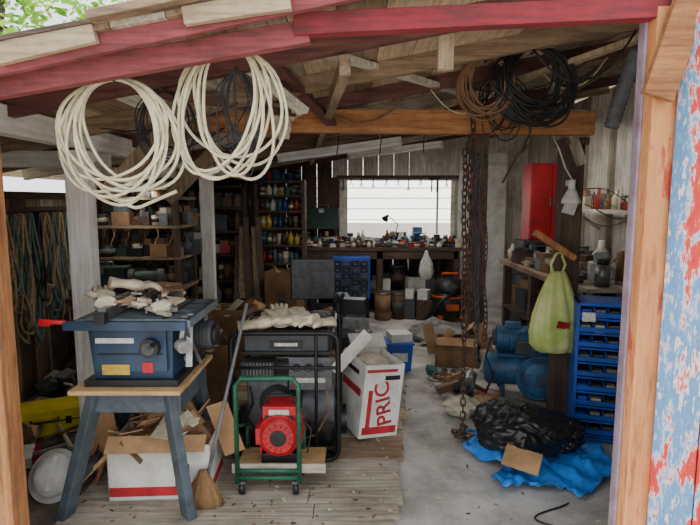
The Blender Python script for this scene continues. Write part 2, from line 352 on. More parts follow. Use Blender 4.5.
# ---------- table saw
b=B('saw_stand')
b.box((-1.045,2.6,.715),(.52,.58,.022),wo_ply('x')); b.box((-1.03,2.39,.65),(.42,.03,.11),stand_b); b.box((-1.03,2.81,.65),(.42,.03,.11),stand_b)
for sx in (-1,1): b.box((-1.03+sx*.21,2.6,.65),(.03,.45,.11),stand_b)
for sx in (-1,1):
    for yt,yb in ((2.38,2.44),(2.82,2.92)):
        b.bar((-1.035+sx*.17,yt,.7),(-1.12+sx*.315,yb,.0),.08,.045,stand_b)
b.bar((-1.38,2.45,.2),(-1.38,2.9,.2),.03,.05,stand_b); b.bar((-.86,2.45,.2),(-.86,2.9,.2),.03,.05,stand_b)
b.done(bevel=.004)
b=B('table_saw')
b.box((-1.03,2.6,.88),(.4,.44,.28),blue_s,taper=.92)
b.box((-1.03,2.6,.745),(.44,.48,.03),black_p); b.box((-1.03,2.375,.9),(.34,.012,.2),blue_s); b.box((-1.1,2.367,.81),(.13,.004,.05),cYEL); b.box((-.95,2.367,.82),(.05,.006,.05),red_m); b.box((-1.1,2.367,.95),(.18,.004,.025),cWHT); b.box((-1.03,2.366,.885),(.3,.004,.008),black_p)
b.cyl((-.93,2.37,.92),(-.93,2.33,.92),.045,black_p); b.cyl((-.93,2.33,.92),(-.93,2.325,.92),.03,dk_grey); b.cyl((-.9,2.32,.945),(-.9,2.27,.945),.01,black_p)
for z in (.8,.83,.86,.89): b.box((-.828,2.6,z),(.006,.25,.008),black_p)
b.box((-1.01,2.6,1.04),(.5,.5,.03),sawtop)
for x in (-1.16,-.86): b.box((x,2.6,1.057),(.018,.5,.004),black_p)
for i in range(6): b.box((-.95+.12*(i%2),2.42+i*.06,1.057),(.08,.012,.003),blue_s)
for x in (-1.245,-.765):
    b.box((x,2.6,1.035),(.06,.52,.034),sawtop)
for i in range(10):
    for x in (-1.245,-.765): b.box((x,2.38+i*.048,1.054),(.04,.025,.003),black_p)
b.box((-1.03,2.33,1.03),(.56,.03,.04),blue_s); b.box((-1.03,2.87,1.03),(.54,.03,.04),blue_s)
b.box((-1.13,2.6,1.085),(.035,.55,.05),grey_m); b.box((-1.13,2.31,1.07),(.05,.04,.05),black_p)
b.tube([(-1.3,2.33,1.045),(-1.34,2.32,1.05),(-1.385,2.31,1.05)],.012,red_m,seg=8); b.box((-1.385,2.31,1.05),(.05,.02,.03),red_m)
b.box((-.97,2.62,1.1),(.012,.2,.08),black_m); b.cyl((-1.0,2.6,1.03),(-.99,2.6,1.03),.11,grey_m,seg=30)
b.cyl((-.82,2.68,.9),(-.72,2.68,.9),.07,dk_grey); b.cyl((-.72,2.68,.9),(-.7,2.68,.9),.055,black_p)
for i in range(5): b.cyl((-.81+i*.018,2.68,.9),(-.805+i*.018,2.68,.9),.076,dk_grey)
b.box((-.79,2.42,.99),(.02,.05,.14),alu,rot=(0,.2,0)); b.cyl((-.8,2.38,.93),(-.77,2.35,.92),.03,alu); b.box((-.78,2.45,.88),(.02,.12,.03),grey_m,rot=(.7,0,0)); b.bar((-.79,2.36,1.07),(-.74,2.5,.8),.02,.008,grey_m); b.bar((-.77,2.45,1.06),(-.76,2.38,.82),.03,.006,alu)
b.done(bevel=.003)
def glove(b,loc,yaw,m,s=1,tilt=0):
    mt=Matrix.Translation(loc)@Matrix.Rotation(yaw,4,'Z')@Matrix.Rotation(tilt,4,'X')@Matrix.Diagonal((s,s,s*1.25,1))
    n0=len(b.bm.verts)
    b.sph((0,0,.02),(.05,.06,.022),m,sub=3,amp=.12,fr=2)
    for x,l,a in ((-.036,.07,.12),(-.012,.085,.03),(.013,.08,-.06),(.036,.062,-.16)):
        b.tube([(x*.9,.035,.02),(x-a*.02,.055+l*.25,.03),(x-a*.25*l*3,.055+l*.65,.026),(x-a*.4*l*3,.055+l,.012)],[.0125,.012,.011,.007],m,seg=8)
    b.tube([(-.035,-.02,.02),(-.062,.005,.026),(-.078,.035,.022),(-.082,.055,.014)],[.015,.014,.012,.008],m,seg=8)
    i0=b.mi(m)
    rings=[]
    for (yy,rx,rz) in ((-.03,.04,.02),(-.07,.038,.018),(-.125,.052,.024)):
        rings.append([b.bm.verts.new((rx*math.cos(2*pi*k/14)*(1+.06*math.sin(5*k)),yy,.02+rz*math.sin(2*pi*k/14))) for k in range(14)])
    for a_,b_ in zip(rings,rings[1:]):
        for k in range(14):
            f=b.bm.faces.new((a_[k],a_[(k+1)%14],b_[(k+1)%14],b_[k])); f.material_index=i0; f.smooth=True
    b.bm.faces.new(rings[-1]).material_index=i0
    b.bm.verts.ensure_lookup_table()
    for v in b.bm.verts[n0:]: v.co=mt@v.co
b=B('work_gloves'); glove(b,(-1.2,2.5,1.12),.5,leather,.95,.15); glove(b,(-1.07,2.55,1.16),-1.0,leather,.95,-.2); b.done()
b=B('scrap_pile')
rr=random.Random(4)
for i in range(46):
    x=rr.uniform(-1.22,-.86);y=rr.uniform(2.42,2.84);
    b.box((x,y,1.065+rr.uniform(.01,.07)),(rr.uniform(.03,.16),rr.uniform(.015,.05),rr.uniform(.006,.02)),rr.choice([wo_tan('x'),card,rag,dk_grey,card_d,cBLK,wo_gry('x')]),rot=(rr.uniform(-.3,.3),rr.uniform(-.3,.3),rr.uniform(0,3)))
b.box((-.98,2.72,1.12),(.17,.14,.07),card_d,rot=(.1,.1,.4)); b.bar((-1.15,2.8,1.16),(-.82,2.4,1.09),.02,.02,grey_m); b.sph((-.9,2.46,1.09),(.05,.05,.03),rag,sub=3,amp=.3,fr=3); b.done()
def carton(name,loc,rot,w,d,h,m,flaps=True,stripe=None,fill=None,fa=.6):
    b=B(name); t=.006
    b.box((0,0,t/2),(w,d,t),m)
    for s in (-1,1):
        b.box((s*(w/2-t/2),0,h/2),(t,d,h),m); b.box((0,s*(d/2-t/2),h/2),(w,t,h),m)
        if flaps:
            L=d*.4
            b.bar((s*w/2,0,h),(s*(w/2+L*math.cos(fa)),0,h+L*math.sin(fa)*(.6 if s>0 else -.3)),.004,d*.95,card)
            b.box((0,s*(d/2+L*.25),h-L*.2*s),(w*.95,.004,L*.7),card,rot=(s*.8,0,0))
    if stripe: b.box((0,-d/2-.002,.05),(w*.98,.003,.05),stripe); b.box((w/2+.002,0,.05),(.003,d*.98,.05),stripe)
    if fill:
        q=random.Random(len(name)+int(w*100))
        for i in range(fill):
            b.box((q.uniform(-w*.4,w*.4),q.uniform(-d*.35,d*.35),h*.8+q.uniform(0,.17)),(q.uniform(.08,.22),q.uniform(.05,.16),.005),q.choice([card,card_d,rag,card,card_d]),rot=(q.uniform(-1,1),q.uniform(-1,1),q.uniform(0,3)))
    return b.done(loc=loc,rot=rot)
carton('cardboard_box',(-1.01,2.74,.028),.05,.53,.32,.3,white_c,stripe=print_r,fill=40,fa=.5)
carton('cardboard_box',(-1.2,3.35,.03),.2,.4,.34,.4,card_d,fill=8,flaps=False)
carton('cardboard_box',(-1.1,3.85,.03),.5,.36,.3,.5,card_d,fill=8,flaps=False)
carton('cardboard_box',(1.05,5.0,.0),-.2,.4,.32,.24,card_d,fill=3)
b=B('leaning_scrap_board'); b.bar((-1.52,2.62,.03),(-1.25,2.66,.3),.05,.02,wo_ply('z')); b.bar((-1.5,2.75,.03),(-1.36,2.75,.36),.05,.02,wo_or('z')); b.bar((-1.42,2.75,.03),(-1.3,2.76,.34),.05,.02,wo_or('z')); b.done()
b=B('hard_hat'); b.lathe((0,0,0),[(.12,0),(.122,.012),(.1,.016),(.1,.05),(.09,.085),(.065,.11),(.03,.122),(.005,.125)],white_p,seg=28,sy=1.15); b.box((0,0,.115),(.025,.17,.022),white_p); b.done(loc=(-1.6,2.66,.12),rot=(1.0,.2,.3),bevel=0)
def pile(name,x0,x1,y0,y1,z,h,n,seed,mats=DK+MIX,size=(.04,.2)):
    b=B(name); q=random.Random(seed)
    for i in range(n):
        x=q.uniform(x0,x1);y=q.uniform(y0,y1); s=q.uniform(*size); zz=z+s*.25+q.random()**2*h; k=q.random(); m=q.choice(mats)
        if k<.45: b.box((x,y,zz),(s,s*q.uniform(.3,.9),s*q.uniform(.15,.6)),m,rot=(q.uniform(-.4,.4),q.uniform(-.4,.4),q.uniform(0,3)))
        elif k<.65: d=Vector((q.uniform(-1,1),q.uniform(-1,1),q.uniform(-.1,.3))).normalized()*s; b.cyl(Vector((x,y,zz))-d,Vector((x,y,zz))+d,s*.09,m,seg=8)
        elif k<.8: b.cyl((x,y,zz),(x,y,zz+s*.5),s*.3,m,seg=12)
        elif k<.9: b.tube([(x+s*.6*math.cos(t*.55)+.004*t,y+s*.6*math.sin(t*.55),zz+.003*t) for t in range(24)],.006,q.choice([cable_k,cable_br,org,cream]),seg=5)
        else: b.sph((x,y,zz),(s*.5,s*.4,s*.25),q.choice([rag,card_d,dk_grey]),sub=2,amp=.3,fr=3)
    for v in b.bm.verts: v.co.z=max(v.co.z,z+.001)
    b.done()
pile('scrap_metal_pile',-2.5,-1.75,2.9,3.2,.012,.1,36,201)
pile('scrap_metal_pile',-2.45,-1.7,3.9,4.3,.012,.25,45,202)
pile('assorted_junk',-.9,-.2,5.1,5.9,.03,.35,60,203,size=(.06,.28))
pile('assorted_junk',1.75,2.55,3.75,3.95,.0,.3,25,204)
pile('assorted_junk',1.25,1.75,4.55,5.1,.0,.2,34,205)
pile('assorted_junk',.72,1.05,4.05,4.6,.0,.08,24,206)
pile('assorted_junk',-1.45,-1.0,5.8,6.0,.0,.5,20,207,size=(.08,.3))
b=B('broom'); b.cyl((-.745,2.56,.16),(-.585,2.9,1.02),.0095,M('broom_handle_grey',(128,132,136))); 
b.lathe((-.76,2.54,.03),[(.1,0),(.085,.05),(.06,.11),(.03,.16),(.018,.19)],straw,seg=36,fold=.1,nf=12,sy=.5); b.done()
# ---------- generator
b=B('portable_generator'); x0,x1,y0,y1,zt=-.7,-.07,2.97,3.5,.83; r=.016
for y in (y0,y1):
    q=.06; pts=[]
    for cx,cz,a0 in ((x1-q,zt-q,0),(x0+q,zt-q,pi/2),(x0+q,.05+q,pi),(x1-q,.05+q,1.5*pi)):
        for k in range(5): a=a0+k*pi/8; pts.append((cx+q*math.cos(a),y,cz+q*math.sin(a)))
    b.tube(pts,r,black_m,seg=10,closed=True)
for x in (x0+.03,x1-.03):
    for z in (zt-.01,.06): b.cyl((x,y0,z),(x,y1,z),r,black_m)
b.cyl((x0,y0,.62),(x1,y0,.62),.01,black_m); b.cyl((-.2,y0,.06),(-.2,y0,zt),.01,black_m)
b.box((-.385,3.25,.1),(.58,.48,.02),black_m)
b.box((-.385,3.25,.745),(.5,.4,.12),dk_grey); b.box((-.385,3.25,.69),(.54,.44,.02),black_m); b.cyl((-.3,3.2,.8),(-.3,3.2,.83),.045,black_p)
b.box((-.385,3.045,.74),(.2,.004,.05),black_p); b.box((-.385,3.043,.74),(.14,.003,.02),cWHT)
b.box((-.5,3.2,.36),(.24,.3,.3),mid_grey); b.cyl((-.44,3.03,.38),(-.44,3.1,.38),.11,black_p,seg=28); b.cyl((-.44,3.02,.38),(-.44,3.03,.38),.08,dk_grey,seg=28); b.cyl((-.44,3.01,.38),(-.44,3.02,.38),.03,alu)
for i in range(8): b.box((-.62+i*.02,3.04,.58),(.006,.02,.1),alu)
b.box((-.56,3.1,.57),(.2,.12,.12),dk_grey)
b.cyl((-.3,3.25,.3),(-.1,3.25,.3),.13,mid_grey,seg=28); b.cyl((-.1,3.25,.3),(-.09,3.25,.3),.11,black_p)
b.box((-.24,3.08,.56),(.26,.08,.2),mid_grey); 
for i in range(3): b.cyl((-.32+i*.07,3.04,.6),(-.32+i*.07,3.025,.6),.024,black_p); b.cyl((-.32+i*.07,3.026,.6),(-.32+i*.07,3.022,.6),.015,cGRY)
b.box((-.24,3.038,.52),(.18,.004,.03),cWHT); b.box((-.33,3.038,.49),(.03,.01,.02),red_m); b.cyl((-.55,3.38,.5),(-.25,3.38,.5),.06,alu)
b.tube([(-.6,3.0,.5),(-.58,2.99,.4),(-.62,3.0,.3),(-.56,3.01,.2),(-.4,3.02,.16)],.008,cable_k); b.tube([(-.15,3.02,.5),(-.12,3.0,.35),(-.2,3.0,.2),(-.3,3.02,.15)],.005,cable_br)
for x in (x0-.02,x1+.02): b.cyl((x-.025,3.4,.125),(x+.025,3.4,.125),.095,black_p,seg=26); b.cyl((x-.03,3.4,.125),(x+.03,3.4,.125),.045,grey_m)
for x in (x0+.06,x1-.06): b.cyl((x,3.04,.027),(x,3.04,.06),.02,black_p)
b.done(bevel=.003)
b=B('work_gloves'); glove(b,(-.52,3.06,.84),-1.3,leather,1.2,.1); glove(b,(-.34,3.1,.85),1.2,leather,1.2,-.1); glove(b,(-.44,3.2,.87),.2,leather,1.1,.2); glove(b,(-.22,3.08,.84),2.2,leather,1.05,.1); b.done()
b=B('crumpled_rag'); b.sph((-.4,3.3,.86),(.15,.1,.05),rag,sub=4,amp=.35,fr=2.6,seed=5,soft=True); b.sph((-.2,3.28,.85),(.08,.08,.04),dk_grey,sub=4,amp=.35,fr=2.6,seed=8,soft=True); b.done()
# ---------- green cart with red motor
b=B('hand_cart'); y=2.62; zt=.68
b.tube([(-.6,y,.1),(-.6,y,zt-.04),(-.57,y,zt),(-.3,y,zt),(-.27,y,zt-.04),(-.27,y,.1)],.013,green_p,seg=8)
for x in (-.6,-.27): b.cyl((x,2.62,.13),(x,2.9,.13),.012,green_p); b.cyl((x,2.9,.1),(x,2.9,.3),.012,green_p); b.cyl((x,2.9,.3),(x,2.62,.42),.009,green_p)
for z in (.13,.17): b.cyl((-.6,2.62,z),(-.27,2.62,z),.012,green_p)
b.cyl((-.6,2.9,.13),(-.27,2.9,.13),.012,green_p)
b.box((-.38,2.78,.15),(.48,.26,.018),wo_ply('x')); b.box((-.38,2.63,.18),(.5,.014,.05),wo_gry('x'))
for x in (-.58,-.29):
    for y in (2.64,2.88):
        b.cyl((x-.014,y,.062),(x+.014,y,.062),.034,black_p); b.box((x,y,.1),(.04,.04,.015),grey_m)
        b.box((x-.018,y,.08),(.004,.03,.05),grey_m); b.box((x+.018,y,.08),(.004,.03,.05),grey_m)
b.done()
b=B('red_electric_motor'); c=Vector((-.385,2.78,.315))
b.box((c.x,c.y,c.z-.12),(.2,.17,.06),black_p)
b.cyl((c.x,c.y-.1,c.z+.02),(c.x,c.y+.1,c.z+.02),.115,red_m,seg=32); b.cyl((c.x,c.y-.13,c.z+.02),(c.x,c.y-.1,c.z+.02),.085,red_m,r2=.112,seg=32)
b.cyl((c.x,c.y-.135,c.z+.02),(c.x,c.y-.13,c.z+.02),.045,black_p,seg=24); b.box((c.x,c.y-.02,c.z+.02),(.25,.18,.09),red_m)
for i in range(14):
    a=i*pi/7; b.box((c.x+.07*math.cos(a),c.y-.128,c.z+.02+.07*math.sin(a)),(.03,.006,.006),black_p,rot=(0,-a,0))
b.box((c.x-.0,c.y,c.z+.14),(.18,.15,.07),red_m); b.box((c.x+.0,c.y-.08,c.z+.145),(.11,.01,.03),cWHT); b.box((c.x,c.y-.078,c.z+.115),(.16,.01,.02),black_p); b.box((c.x+.1,c.y-.02,c.z+.05),(.04,.12,.1),red_m)
for i in range(7): b.box((c.x-.1+i*.033,c.y,c.z-.07),(.008,.17,.06),red_m)
b.tube([(c.x+.1,c.y,c.z+.1),(c.x+.17,c.y-.02,c.z+.02),(c.x+.15,c.y-.05,c.z-.1)],.006,cable_k); b.tube([(c.x-.08,c.y-.02,c.z+.17),(c.x-.06,c.y-.02,c.z+.22),(c.x+.06,c.y-.02,c.z+.22),(c.x+.08,c.y-.02,c.z+.17)],.008,black_p)
b.done(bevel=.004)
# red/white box, open and leaning
b=B('printed_carton'); w,d,h=.28,.36,.5; t=.006
b.box((0,0,.003),(w,d,t),white_c)
for s in (-1,1): b.box((s*w/2,0,h/2),(t,d,h),white_c); b.box((0,s*d/2,h/2),(w,t,h),white_c)
b.box((.05,.22,h+.04),(w,.004,.12),white_c,rot=(-.9,0,0)); b.bar((-w/2,0,h),(-w/2-.07,0,h+.06),.004,d*.95,white_c); b.box((0,0,h*.8),(w*.9,d*.9,.03),card_d,rot=(.1,.1,0)); b.sph((0,0,h*.9),(w*.35,d*.35,.05),rag,sub=3,amp=.3,fr=3)
b.box((-.02,-d/2-.004,.46),(w*.8,.003,.02),print_r); b.box((-.09,-d/2-.004,.2),(.03,.003,.26),print_r); b.box((-.0,-d/2-.004,.05),(w*.9,.003,.05),print_r)
b.box((-w/2-.004,0,.3),(.003,d*.8,.05),print_r); b.box((-w/2-.004,0,.42),(.003,d*.5,.03),cBLK); b.box((.06,-d/2-.004,.41),(.11,.003,.03),cBLK)
o=b.done(loc=(.11,3.46,.05),rot=(.06,.09,.42))
cu=bpy.data.curves.new('label','FONT'); cu.body='PRIC'; cu.size=.15; cu.extrude=.001; cu.offset=.002
t=bpy.data.objects.new('label',cu); bpy.context.collection.objects.link(t); cu.materials.append(print_r)
t.parent=o; t.matrix_local=Matrix.Translation((.09,-d/2-.005,.09))@Matrix.Rotation(pi/2,4,'X')@Matrix.Rotation(pi/2+.2,4,'Z')
# office chair
b=B('office_chair')
b.box((0,0,.5),(.48,.46,.09),black_p); b.box((0,.22,.84),(.4,.07,.36),mid_grey,rot=(-.1,0,0)); b.box((0,.24,.84),(.42,.03,.38),black_p,rot=(-.1,0,0)); b.box((0,.2,.62),(.08,.03,.2),black_p); b.cyl((0,0,.1),(0,0,.46),.03,black_m)
for k in range(5):
    a=k*2*pi/5; p=(.27*math.cos(a),.27*math.sin(a),.07); b.bar((0,0,.12),p,.04,.03,black_p); b.sph((p[0],p[1],.03),.03,black_p,sub=2)
for s in (-1,1): b.tube([(s*.24,.1,.5),(s*.29,.1,.56),(s*.29,.1,.7)],.015,black_p); b.box((s*.29,.02,.71),(.05,.26,.03),black_p)
b.done(loc=(-.32,4.6,.026),rot=.12,bevel=.025)
b=B('mitre_saw'); b.box((0,0,.03),(.5,.3,.06),dk_grey); b.cyl((0,-.02,.06),(0,-.02,.075),.14,grey_m,seg=30); b.box((0,.08,.12),(.48,.02,.09),alu); b.cyl((-.02,.06,.24),(.03,.06,.24),.125,black_p,seg=32); b.cyl((.0,.02,.2),(.004,.02,.2),.12,grey_m,seg=32); b.box((.12,.08,.26),(.18,.12,.12),black_p); b.tube([(.0,-.02,.33),(.02,-.12,.38),(.02,-.2,.34),(.02,-.14,.28)],.016,black_p); b.bar((0,.15,.05),(0,.12,.3),.05,.05,dk_grey); b.done(loc=(-.1,3.98,.515),rot=-.2,bevel=.004)
b=B('tool_stand'); b.box((-.1,4.0,.5),(.62,.4,.03),wo_dk('x'))
for x in (-.38,.18):
    for y in (3.84,4.16): b.box((x,y,.255),(.04,.04,.47),wo_dk('z'))
b.done()
b=B('plastic_bin'); b.box((0,0,.14),(.24,.24,.26),blue_c,taper=.85); b.box((0,0,.275),(.27,.27,.02),blue_c); b.box((0,-.11,.15),(.14,.03,.08),cWHT); b.box((0,0,.32),(.2,.2,.08),white_p,rot=(0,0,.2)); b.done(loc=(.46,4.75,.02),bevel=.005)
b=B('shop_vacuum'); b.lathe((0,0,.09),[(.2,0),(.23,.05),(.235,.3)],black_p,seg=28); b.lathe((0,0,.33),[(.24,0),(.24,.03)],org,seg=28); b.lathe((0,0,.37),[(.235,0),(.22,.1),(.16,.19),(.05,.22)],black_p,seg=28)
b.tube([(-.1,0,.58),(-.1,0,.64),(.1,0,.64),(.1,0,.58)],.015,org); b.box((0,-.235,.22),(.16,.02,.08),org); b.cyl((.0,-.22,.42),(0,-.3,.42),.035,black_p)
b.tube([(0,-.3,.42),(-.15,-.36,.35),(-.3,-.3,.15),(-.28,-.1,.05),(-.3,.1,.03)],.025,black_p,seg=8)
for k in range(4):
    a=k*pi/2+pi/4; b.sph((.22*math.cos(a),.22*math.sin(a),.035),.035,black_p,sub=2); b.box((.2*math.cos(a),.2*math.sin(a),.08),(.07,.07,.04),org)
b.done(loc=(1.33,6.85,0))
# ---------- clutter helper
def row(b,x0,x1,y,z,seed,h=(.08,.2),w=(.05,.11),kinds='cbk',cols=MIX,dy=.03,ax=0,stack=True):
    q=random.Random(seed); x=x0
    while x<x1:
        ww=q.uniform(*w); hh=q.uniform(*h); m=q.choice(cols); k=q.choice(kinds); yy=y+q.uniform(-dy,dy)
        c=(x+ww/2,yy) if ax==0 else (yy,x+ww/2)
        if k=='c': b.cyl((*c,z),(*c,z+hh*.8),ww*.45,m,seg=14); b.cyl((*c,z+hh*.8),(*c,z+hh*.84),ww*.47,grey_m,seg=14); b.cyl((*c,z+hh*.25),(*c,z+hh*.55),ww*.46,q.choice(cols),seg=14)
        elif k=='b':
            f=.6 if stack else 1
            b.box((*c,z+hh*f/2),(ww*.95,ww*.9,hh*f),m,rot=(0,0,q.uniform(-.3,.3)))
            if stack: b.box((*c,z+hh*.75),(ww*q.uniform(.5,.9),ww*.7,hh*.28),q.choice(cols),rot=(0,0,q.uniform(-.6,.6)))
        elif k=='k': b.lathe((*c,z),[(ww*.38,0),(ww*.4,hh*.6),(ww*.15,hh*.8),(ww*.14,hh)],m,seg=12)
        x+=ww*q.uniform(.85,1.02)
    return b
b=B('workbench'); b.box((.42,7.62,.92),(2.3,.76,.05),wo_dk('x')); 
for x in (-.66,.42,1.5):
    for y in (7.3,7.9): b.box((x,y,.45),(.09,.09,.89),wo_dk('z'))
b.box((.42,7.62,.3),(2.2,.7,.03),wo_dk('x')); b.box((.42,7.27,.84),(2.2,.03,.12),wo_dk('x')); b.done(bevel=.004)
b=B('assorted_workbench_supplies'); row(b,-.68,1.5,7.33,.945,1,h=(.04,.12)); row(b,-.68,1.5,7.48,.945,4,h=(.06,.17),w=(.04,.14)); row(b,-.68,1.5,7.65,.945,2,h=(.08,.24)); row(b,-.1,1.5,7.86,.945,3,h=(.05,.2)); b.done()
pile('scattered_hand_tools',-.6,1.5,7.3,7.55,.947,.05,60,210,size=(.03,.14))
b=B('assorted_storage_boxes'); row(b,-.6,1.4,7.5,.315,5,h=(.2,.45),w=(.12,.3),kinds='bbc',cols=DK+[cWHT]); row(b,.32,1.0,6.95,.0,6,h=(.2,.5),w=(.12,.28),kinds='bcb',cols=DK+[cWHT]); b.done()
def toolbox(loc,rot,m,s=1,name='toolbox'):
    b=B(name); b.box((0,0,.1*s),(.42*s,.2*s,.2*s),m); b.box((0,0,.215*s),(.43*s,.21*s,.03*s),m); b.box((0,-.105*s,.2*s),(.06*s,.01,.05*s),grey_m); b.tube([(-.08*s,0,.23*s),(-.08*s,0,.27*s),(.08*s,0,.27*s),(.08*s,0,.23*s)],.009,grey_m); b.done(loc=loc,rot=rot,bevel=.005)
toolbox((-.42,7.75,1.213),0,M('toolbox_green',(34,66,56)),1.2); B('wall_shelf').box((-.5,7.8,1.2),(.6,.42,.025),wo_dk('x')).box((-.78,7.9,1.1),(.03,.2,.2),wo_dk('z')).box((-.22,7.9,1.1),(.03,.2,.2),wo_dk('z')).done()
b=B('small_parts_cabinet')
b.box((.02,7.05,.56),(.5,.26,.56),blue_c)
for i in range(6):
    for j in range(4): b.box((-.17+j*.12,6.91,.34+i*.085),(.11,.02,.07),black_p if (i+j)%3 else dk_grey); b.box((-.17+j*.12,6.895,.33+i*.085),(.03,.012,.015),cGRY)
for x in (-.2,.24): b.box((x,7.05,.14),(.04,.24,.28),black_m)
b.done(bevel=.003)
b=B('bench_vise'); b.box((0,0,.03),(.16,.2,.05),blue_m); b.box((0,.02,.11),(.09,.2,.12),blue_m); b.box((0,-.14,.13),(.12,.06,.1),blue_m); b.cyl((0,-.26,.1),(0,-.1,.1),.015,grey_m); b.cyl((-.1,-.26,.1),(.1,-.26,.1),.008,grey_m); b.done(loc=(.95,7.45,1.05),bevel=.006)
b=B('task_lamp'); b.cyl((0,0,0),(0,0,.02),.06,black_m); b.cyl((0,0,.02),(.05,0,.2),.007,black_m); b.cyl((.05,0,.2),(-.1,-.05,.34),.007,black_m); b.cyl((-.1,-.05,.34),(-.15,-.1,.28),.015,black_m,r2=.05); b.done(loc=(.65,7.6,1.05))
b=B('hanging_hand_tools'); b.box((.75,7.93,1.95),(1.9,.03,.05),wo_dk('x')); q=random.Random(3); x=-.1
while x<1.6:
    k=q.random()
    if k<.35:
        l=q.uniform(.1,.2); b.box((x,7.9,1.93-l/2),(.016,.008,l),dk_grey); b.tube([(x+.02*math.cos(t*pi/4),7.9,1.93-l+.02*math.sin(t*pi/4)) for t in range(8)],.006,dk_grey,closed=True); b.box((x,7.9,1.94),(.035,.01,.03),dk_grey)
    elif k<.65:
        b.bar((x-.025,7.9,1.82),(x+.012,7.9,1.93),.014,.01,cRED); b.bar((x+.025,7.9,1.82),(x-.012,7.9,1.93),.014,.01,cBLK); b.box((x,7.9,1.95),(.025,.012,.05),dk_grey)
    else:
        b.cyl((x,7.9,1.93),(x,7.9,1.73),.011,wo_dk('z')); b.box((x,7.9,1.93),(.09,.025,.03),black_m)
    x+=q.uniform(.07,.2)
b.done()
b=B('hanging_plastic_bag'); b.lathe((1.05,7.12,.5),[(.02,0),(.08,.03),(.1,.13),(.08,.25),(.03,.36),(.015,.42)],cWHT,seg=28,fold=.14,sy=.6); b.done()
b=B('can_shelf'); 
for x in (-1.2,-.6): b.box((x,6.85,.93),(.04,.32,1.86),wo_dk('z'))
SZ=[.1,.45,.78,1.02,1.24,1.46,1.66,1.84]
for z in SZ: b.box((-.9,6.85,z),(.6,.32,.022),wo_dk('x'))
b.done()
b=B('paint_and_spray_cans')
for i,z in enumerate(SZ[:-1]):
    hm=(SZ[i+1]-z)*.85
    row(b,-1.17,-.68,6.76,z+.012,20+i,h=(hm*.7,hm),w=(.06,.1) if i>1 else (.14,.2),kinds='cck',cols=COL); row(b,-1.17,-.68,6.92,z+.012,40+i,h=(hm*.8,hm),w=(.07,.1),kinds='cc',cols=COL)
row(b,-1.17,-.68,6.85,1.853,55,h=(.1,.16),w=(.08,.11),kinds='c',cols=[cTEA,cBLU,cBLK,cRED])
b.done()
b=B('storage_shelf')
for x in (-2.5,-1.65):
    for y in (4.95,5.45): b.box((x,y,.85),(.05,.05,1.7),wo_dk('z'))
for z in (.3,.75,1.05,1.35,1.62): b.box((-2.07,5.2,z),(.92,.56,.025),wo_br('x'))
b.done()
b=B('assorted_tools_and_parts')
for i,(z,h) in enumerate(((.315,.4),(.765,.27),(1.065,.27),(1.365,.22))): row(b,-2.46,-1.68,5.03,z,60+i,h=(h*.4,h),w=(.06,.22),kinds='bbbc',cols=DK); row(b,-2.46,-1.68,5.2,z,65+i,h=(h*.5,h),w=(.06,.16),kinds='bbck',cols=DK); row(b,-2.45,-1.7,5.36,z,70+i,h=(h*.7,h),w=(.1,.2),kinds='bb',cols=DK)
row(b,-2.46,-1.7,5.2,1.634,68,h=(.08,.14),cols=DK)
for k in range(6): b.tube([(-2.4+.14*k+.02*math.sin(t),4.94,1.34-.035*t) for t in range(6)],.006,[cable_k,rope_t,cable_br][k%3],seg=5)
b.done()
toolbox((-2.25,4.72,.771),.1,M('toolbox_dark_green',(48,70,62)),1.0)
b=B('bench_grinder'); b.box((0,0,.02),(.16,.12,.04),dgreen); b.cyl((-.1,0,.13),(.1,0,.13),.065,dgreen); 
for s in (-1,1): b.cyl((s*.1,0,.13),(s*.15,0,.13),.085,dk_grey,seg=26); b.cyl((s*.15,0,.13),(s*.16,0,.13),.03,grey_m); b.box((s*.125,-.1,.1),(.05,.03,.01),grey_m)
b.done(loc=(-1.85,4.68,.771),rot=.2,bevel=.003)
b=B('low_workbench'); b.box((-2.05,4.6,.75),(1.0,.5,.04),wo_dk('x'))
for x in (-2.5,-1.6):
    for y in (4.4,4.8): b.box((x,y,.365),(.07,.07,.73),wo_dk('z'))
b.box((-2.05,4.6,.25),(.95,.45,.025),wo_dk('x')); b.done()
b=B('assorted_bins'); row(b,-2.45,-1.65,4.6,.265,81,h=(.2,.42),w=(.12,.26),kinds='bb',cols=DK); b.done()
pile('scattered_hand_tools',-2.45,-1.6,4.38,4.56,.771,.08,40,211,size=(.04,.14),mats=DK)
b=B('tall_shelf'); 
for x in (-2.4,-1.35): b.box((x,6.9,.9),(.05,.4,1.8),wo_dk('z'))
for z in (.2,.55,.9,1.2,1.5,1.78): b.box((-1.88,6.9,z),(1.05,.4,.025),wo_dk('x'))
b.done()
b=B('assorted_jars_and_boxes')
for i,(z,h) in enumerate(((.22,.3),(.57,.3),(.92,.25),(1.22,.25),(1.52,.22))): row(b,-2.35,-1.45,6.8,z,90+i,h=(h*.6,h),w=(.07,.17),kinds='bbck',cols=DK+[cRED,cWHT]); row(b,-2.35,-1.45,6.98,z,190+i,h=(h*.7,h),w=(.08,.2),kinds='bb',cols=DK)
b.done()
b=B('leaning_boards')
for i in range(6): b.bar((-1.35+i*.06,6.02+.05*i,0),(-1.42+i*.05,6.6,1.15+.12*(i%3)),.07,.02,[wo_dk('z'),wo_br('z'),wo_dk('z')][i%3])
b.done()
carton('cardboard_box',(-1.12,5.35,.0),.1,.42,.36,.5,card_d,fill=5,flaps=False); carton('cardboard_box',(-.8,6.3,.0),-.2,.4,.34,.75,card_d,flaps=False,fill=5); carton('cardboard_box',(-1.05,4.6,.03),-.15,.36,.3,.62,card_d,fill=6,flaps=False)
b=B('plastic_crate'); 
